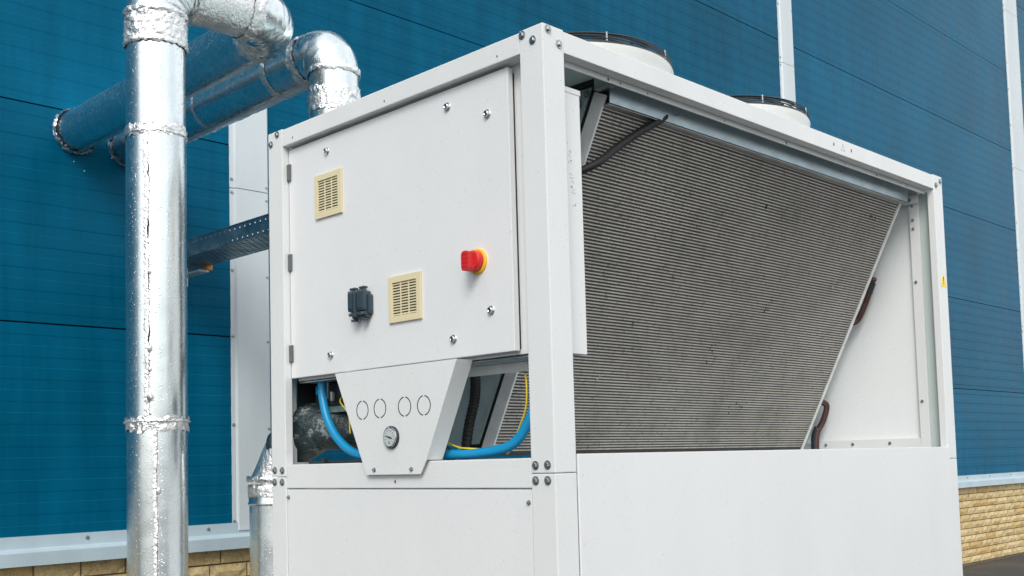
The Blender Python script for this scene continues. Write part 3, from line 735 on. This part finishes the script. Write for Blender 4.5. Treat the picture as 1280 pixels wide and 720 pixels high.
def foil(p, d, width, parent, r=PR, amp=.006, lift=.003, n=150, seed=0, ragged=.3):
    """crumpled foil tape wound round a pipe"""
    p, d = Vector(p), Vector(d).normalized(); ref = Vector((0, 0, 1)) if abs(d.z) < .9 else Vector((1, 0, 0))
    u = (ref-d*ref.dot(d)).normalized(); v = d.cross(u); bm = bmesh.new(); rings = []; K = max(6, int(width/.005))
    for i in range(K+1):
        f_ = i/K; edge = abs(f_-.5)*2; ring = []
        for j in range(n):
            a = 2*math.pi*j/n; c_, s_ = math.cos(a), math.sin(a); q = Vector((c_*5, s_*5, f_*width*55+seed*7.3))
            h = amp*(.5*noise.noise(q*1.0)+.7*abs(noise.noise(q*2.3))+.35*abs(noise.noise(q*5.1)))
            off = (f_-.5)*width + (ragged*.02*noise.noise(Vector((c_*6, s_*6, seed*3.1+(9 if f_ > .5 else 0)))) * edge)
            ring.append(bm.verts.new(p+d*off+(u*c_+v*s_)*(r+lift*(1-.55*edge**4)+max(-.001, h))))
        rings.append(ring)
    for x_, y_ in zip(rings, rings[1:]):
        for j in range(n): bm.faces.new((x_[j], x_[(j+1) % n], y_[(j+1) % n], y_[j]))
    return link('foil_tape', to_mesh(bm), M['foil'], parent, smooth=True)
def seam_tape(a, b, ang, parent, r=PR, w0=.012, crack=True, seed=0, amp=.002):
    """taped lengthwise seam; ang = angle (radians) around +z style axis frame (u,v) of foil()"""
    a, b = Vector(a), Vector(b); d = (b-a).normalized(); ref = Vector((0, 0, 1)) if abs(d.z) < .9 else Vector((1, 0, 0))
    u = (ref-d*ref.dot(d)).normalized(); v = d.cross(u); Lx = (b-a).length; K = int(Lx/.006); bm = bmesh.new(); rows = []; cr_ = bmesh.new(); crow = []
    for i in range(K+1):
        p = a+d*Lx*i/K; row = []; wv_ = .05*noise.noise(Vector((i*.05, seed, 0)))+.03*noise.noise(Vector((i*.3, seed, 2)))
        ww = w0*(1+.3*noise.noise(Vector((i*.16, seed, 5))))/r
        for j in range(9):
            f_ = j/8-.5; an = ang+wv_+f_*2*ww; h = amp*(1-(2*abs(f_))**2)*(.3+abs(noise.noise(Vector((i*.11, j*.6, seed)))))
            row.append(bm.verts.new(p+(u*math.cos(an)+v*math.sin(an))*(r+.0006+h)))
        rows.append(row)
        cw = max(.0007, .0042*(noise.noise(Vector((i*.07, seed, 9)))+.12))/r; an0 = ang+wv_-ww*.55
        crow.append([cr_.verts.new(p+(u*math.cos(an0+s*cw)+v*math.sin(an0+s*cw))*(r+.0022)) for s in (-1, 1)] + [cr_.verts.new(p+(u*math.cos(an0+s*cw)+v*math.sin(an0+s*cw))*(r+.001)) for s in (1, -1)])
    for x_, y_ in zip(rows, rows[1:]):
        for j in range(8): bm.faces.new((x_[j], x_[j+1], y_[j+1], y_[j]))
    link('seam_tape', to_mesh(bm), M['foil'], parent, smooth=True)
    if crack:
        for x_, y_ in zip(crow, crow[1:]):
            for j in range(4): cr_.faces.new((x_[j], x_[(j+1) % 4], y_[(j+1) % 4], y_[j]))
        link('seam_gap', to_mesh(cr_), M['gap'], parent)
    else: cr_.free()

X = Vector((1, 0, 0)); Y = Vector((0, 1, 0)); Z = Vector((0, 0, 1))
# pipe 1: wall -> elbow -> towards camera -> elbow -> down to the ground
p1 = thing('pipe', 'thick silver jacketed pipe dropping in front of the wall, with a split lengthwise seam', 'pipe', (-1.42, -.29, 0), 'silver jacketed pipes')
ax, ay, az = -1.42, .19, 2.82; vy = -.29; ER = .125
jacket('pipe_jacket', [(WX-.02, ay, az), (ax-ER, ay, az)], p1)
elbow((ax, ay, az), X, -Y, ER, p1, 7)
jacket('pipe_jacket', [(ax, ay-ER, az), (ax, vy+ER, az)], p1, PR+.001, wob=.012, step=.015, mat='foil')
elbow((ax, vy, az), -Y, -Z, ER, p1, 7)
jacket('pipe_jacket', [(ax, vy, az-ER), (ax, vy, 2.314)], p1)
jacket('pipe_jacket', [(ax, vy, 2.312), (ax, vy, 1.39)], p1, PR+.0012)
jacket('pipe_jacket', [(ax, vy, 1.388), (ax, vy, 0.0)], p1)
foil((ax, vy, 2.655), Z, .105, p1, amp=.011, lift=.003, seed=1)
foil((ax, vy, 2.705), Z, .02, p1, amp=.008, lift=.008, seed=2)
foil((ax, vy, 2.605), Z, .018, p1, amp=.006, lift=.007, seed=12)
foil((ax, vy, 2.318), Z, .036, p1, amp=.006, lift=.002, seed=3, ragged=.5)
foil((ax, vy, 2.309), Z, .008, p1, amp=.003, lift=.005, seed=33, ragged=.2)
foil((ax, vy, 1.385), Z, .042, p1, amp=.008, lift=.002, seed=4, ragged=.7)
foil((ax, vy, 1.395), Z, .008, p1, amp=.003, lift=.009, seed=34, ragged=.2)
foil((ax-ER-.02, ay, az), X, .06, p1, amp=.009, seed=5)
foil((ax, ay-ER-.015, az), Y, .05, p1, amp=.008, seed=6)
foil((ax, vy+ER+.012, az), Y, .04, p1, amp=.008, seed=7)
foil((WX+.012, ay, az), X, .036, p1, r=PR+.003, amp=.016, lift=.004, seed=8, ragged=.8)
# frame for axis -z: the seam faces the camera, slightly left of centre
def face_ang(d, vec):
    d = Vector(d).normalized(); ref = Vector((0, 0, 1)) if abs(d.z) < .9 else Vector((1, 0, 0)); u = (ref-d*ref.dot(d)).normalized(); v = d.cross(u)
    return math.atan2(vec.dot(v), vec.dot(u))
tocam = Vector((3.19, -1.68, 0)).normalized(); left = Vector((-1.68, -3.19, 0)).normalized()
def sang(px): s = px/36; return face_ang((0, 0, -1), tocam*math.sqrt(1-s*s)+left*s)
seam_tape((ax, vy, 2.30), (ax, vy, 1.405), sang(11), p1, PR+.0012, .010, True, 1)
seam_tape((ax, vy, 1.37), (ax, vy, .02), sang(2), p1, PR, .007, True, 2)
seam_tape((WX, ay, az), (ax-ER-.04, ay, az), math.pi+.25, p1, PR, .02, False, 3)
# foil crumbs and blobs on the seam
for z, s in ((1.62, .008), (1.555, .005), (1.47, .01), (1.18, .008), (1.86, .006)):
    bm = bmesh.new(); bmesh.ops.create_icosphere(bm, subdivisions=2, radius=s)
    for v_ in bm.verts: v_.co *= 1+.5*noise.noise(v_.co*260); v_.co.z *= 1.5
    a = sang(8 if z > 1.4 else -1); d_ = Vector((0, 0, -1)); u = Vector((1, 0, 0)); v__ = d_.cross(u)
    link('foil_blob', to_mesh(bm), M['foil'], p1, Vector((ax, vy, z))+(u*math.cos(a)+v__*math.sin(a))*(PR+.003), smooth=True)
# pipe 2
p2 = thing('pipe', 'shorter silver jacketed pipe from the wall that turns down behind the chiller roof', 'pipe', (-1.46, .45, 0), 'silver jacketed pipes')
bx, by, bz = -1.46, .452, 2.80; E2 = .10
jacket('pipe_jacket', [(WX-.02, by, bz), (-2.34, by, bz)], p2, PR)
jacket('pipe_jacket', [(-2.342, by, bz), (bx-E2, by, bz)], p2, PR+.001)
elbow((bx, by, bz), X, -Z, E2, p2, 3)
jacket('pipe_jacket', [(bx, by, bz-E2), (bx, by, 1.78)], p2)
elbow((bx, by, 1.68), -Z, X, E2, p2, 3)
jacket('pipe_jacket', [(bx+E2, by, 1.68), (-.955, by, 1.68)], p2)
foil((bx+E2+.01, by, 1.68), X, .03, p2, seed=19)
foil((-2.34, by, bz), X, .022, p2, amp=.004, lift=.003, seed=9, ragged=.3)
foil((-1.80, by, bz), X, .035, p2, amp=.006, lift=.003, seed=10, ragged=.4)
foil((-1.615, by, bz), X, .045, p2, amp=.009, lift=.003, seed=11)
foil((bx, by, bz-E2+.005), Z, .022, p2, amp=.006, lift=.006, seed=13, ragged=.5)
foil((bx, by, bz-.205), Z, .09, p2, amp=.010, lift=.002, seed=14, ragged=.6)
foil((WX+.012, by, bz), X, .03, p2, r=PR+.003, amp=.012, lift=.004, seed=15, ragged=.8)
seam_tape((WX, by, bz), (bx-E2, by, bz), math.pi+.2, p2, PR+.001, .03, False, 5, .009)
# foil crumbs on the wall
cb = bmesh.new()
for (y, z) in ((.115, 2.885), (.115, 2.76), (.185, 2.68), (.235, 2.645), (.37, 2.73)):
    k = bmesh.ops.create_icosphere(cb, subdivisions=1, radius=rnd.uniform(.0025, .004))
    for v_ in k['verts']: v_.co += Vector((WX+.002, y, z))
fc = link('foil_crumbs', to_mesh(cb), M['foil'], p1); fc['kind'] = 'stuff'
# pipe 3: low pipe entering the chiller
p3 = thing('pipe', 'low silver jacketed pipe rising beside the left post and bending into the chiller', 'pipe', (-1.34, .10, 0), 'silver jacketed pipes')
cx_, cy_, cz_ = -1.345, .105, 1.345
jacket('pipe_jacket', [(cx_, cy_, 0), (cx_, cy_, 1.185)], p3, .0925)
link('pipe_collar', to_mesh(lathe((cx_, cy_, 1.118), (0, 0, 1), [(0, .0945), (.006, .098), (.012, .0945), (.05, .094)], 48, caps=False)), M['cladpipe'], p3, smooth=True)
foil((cx_, cy_, 1.165), Z, .04, p3, amp=.007, seed=16); foil((cx_, cy_, 1.205), Z, .018, p3, amp=.008, lift=.006, seed=17)
def elbow2():
    a_ = Vector((cx_, cy_, 1.19)); b_ = Vector((cx_+.045, cy_+.012, 1.305)); c_ = Vector((cx_+.20, cy_+.04, 1.368)); pts, rr = [], []
    for i in range(7): pts.append(a_.lerp(b_, i/7)); rr.append(.088-.014*i/7)
    for i in range(9): pts.append(b_.lerp(c_, i/8)); rr.append(.074-.003*i/8)
    jt = lambda i, j: .012*noise.noise(Vector((j*.35, i*.4, 3)))
    return sweep(pts[:8], rr[:8], 48, False, bmesh.new(), jt), sweep([b_-(c_-b_)*.12]+pts[7:], [.0745]+rr[7:], 48, True, bmesh.new(), jt)
e1, e2 = elbow2()
link('elbow', to_mesh(e1), M['foil'], p3, smooth=True); link('wrapped_elbow', to_mesh(e2), M['wrap'], p3, smooth=True)
box('side_plate', [(-1.196, -1.192, .085, .40, 1.405, 1.95), (-1.19, -.80, .33, .334, 1.42, 1.95)], M['dark'], ch, 0)
tube('wrapped_pipe', smooth_path([(-1.24, .12, 1.372), (-1.16, .145, 1.374), (-1.10, .17, 1.372), (-1.03, .22, 1.375), (-.97, .30, 1.40), (-.95, .37, 1.43)], 6), .078, M['wrap'], p3, 40)

# ------------------------------------------------------------------ cable tray and bracket
TY0, TY1, TZa, TZb, TX0, TX1 = .56, .755, 2.221, 2.296, WX+.03, -1.19
tr = thing('cable_tray', 'dark perforated steel cable tray running from the wall to the chiller', 'cable tray', (-2.1, .65, 2.2))
def perf(name, flat, y0, y1, z0, z1):
    """perforated sheet built as strips between rows of slots; flat: bottom (True) or side (False)"""
    bm = bmesh.new(); Lx = TX1-TX0; pitch = .04; n = int(Lx/pitch)
    def q(x0, x1, a0, a1):
        if flat: bbox(bm, x0, x1, a0, a1, z0, z0+.0012)
        else: bbox(bm, x0, x1, y0, y0+.0012, a0, a1)
    A0, A1 = (y0, y1) if flat else (z0, z1)
    rows = [A0+(A1-A0)*f_ for f_ in ((.08, .20, .32, .44, .56, .68, .80, .92) if flat else (.18, .82))]
    hw = .0042 if flat else .0030; prev = A0
    for k, r_ in enumerate(rows):
        q(TX0, TX1, prev, r_-hw); sh = (.5 if k % 2 else 0)*pitch
        for i in range(n+1):
            xa = TX0+i*pitch-sh+.022; xb = TX0+(i+1)*pitch-sh
            if not flat: xa = TX0+i*pitch+.009-sh
            xa, xb = max(xa, TX0), min(xb, TX1)
            if xb > xa: q(xa, xb, r_-hw, r_+hw)
        prev = r_+hw
    q(TX0, TX1, prev, A1); return link(name, to_mesh(bm), M['tray'], tr)
perf('side_web', False, TY0, TY0, TZa+.0013, TZb)
perf('side_web', False, TY1, TY1, TZa+.0013, TZb)
perf('tray_bottom', True, TY0, TY1, TZa, TZa)
box('rolled_edge', [(TX0, TX1, TY0-.003, TY0+.007, TZb+.0003, TZb+.006)], M['tray'], tr, .001)
box('rolled_edge', [(TX0, TX1, TY1-.005, TY1+.004, TZb+.0003, TZb+.006)], M['tray'], tr, .001)
for i, (yy, r_) in enumerate(((.59, .011), (.62, .009), (.65, .013), (.685, .010), (.72, .008))):
    tube('cable', [(TX0+.0, yy, TZa+.0025+r_), (-2.2, yy+.004, TZa+.002+r_), (TX1+.02, yy, TZa+.0025+r_)], r_, M['black_rubber'], tr, 10)
br = thing('wall_bracket', 'small white bracket with an orange end cap under the cable tray on the blue wall', 'bracket', (WX, .72, 2.19))
box('bracket_arm', [(WX-.002, WX+.24, .690, .745, 2.186, 2.196), (WX-.0015, WX+.006, .67, .765, 2.15, 2.26)], M['strip'], br, .001)
box('end_cap', [(WX+.19, WX+.242, .735, .765, 2.197, 2.222)], M['orange'], br, .004)
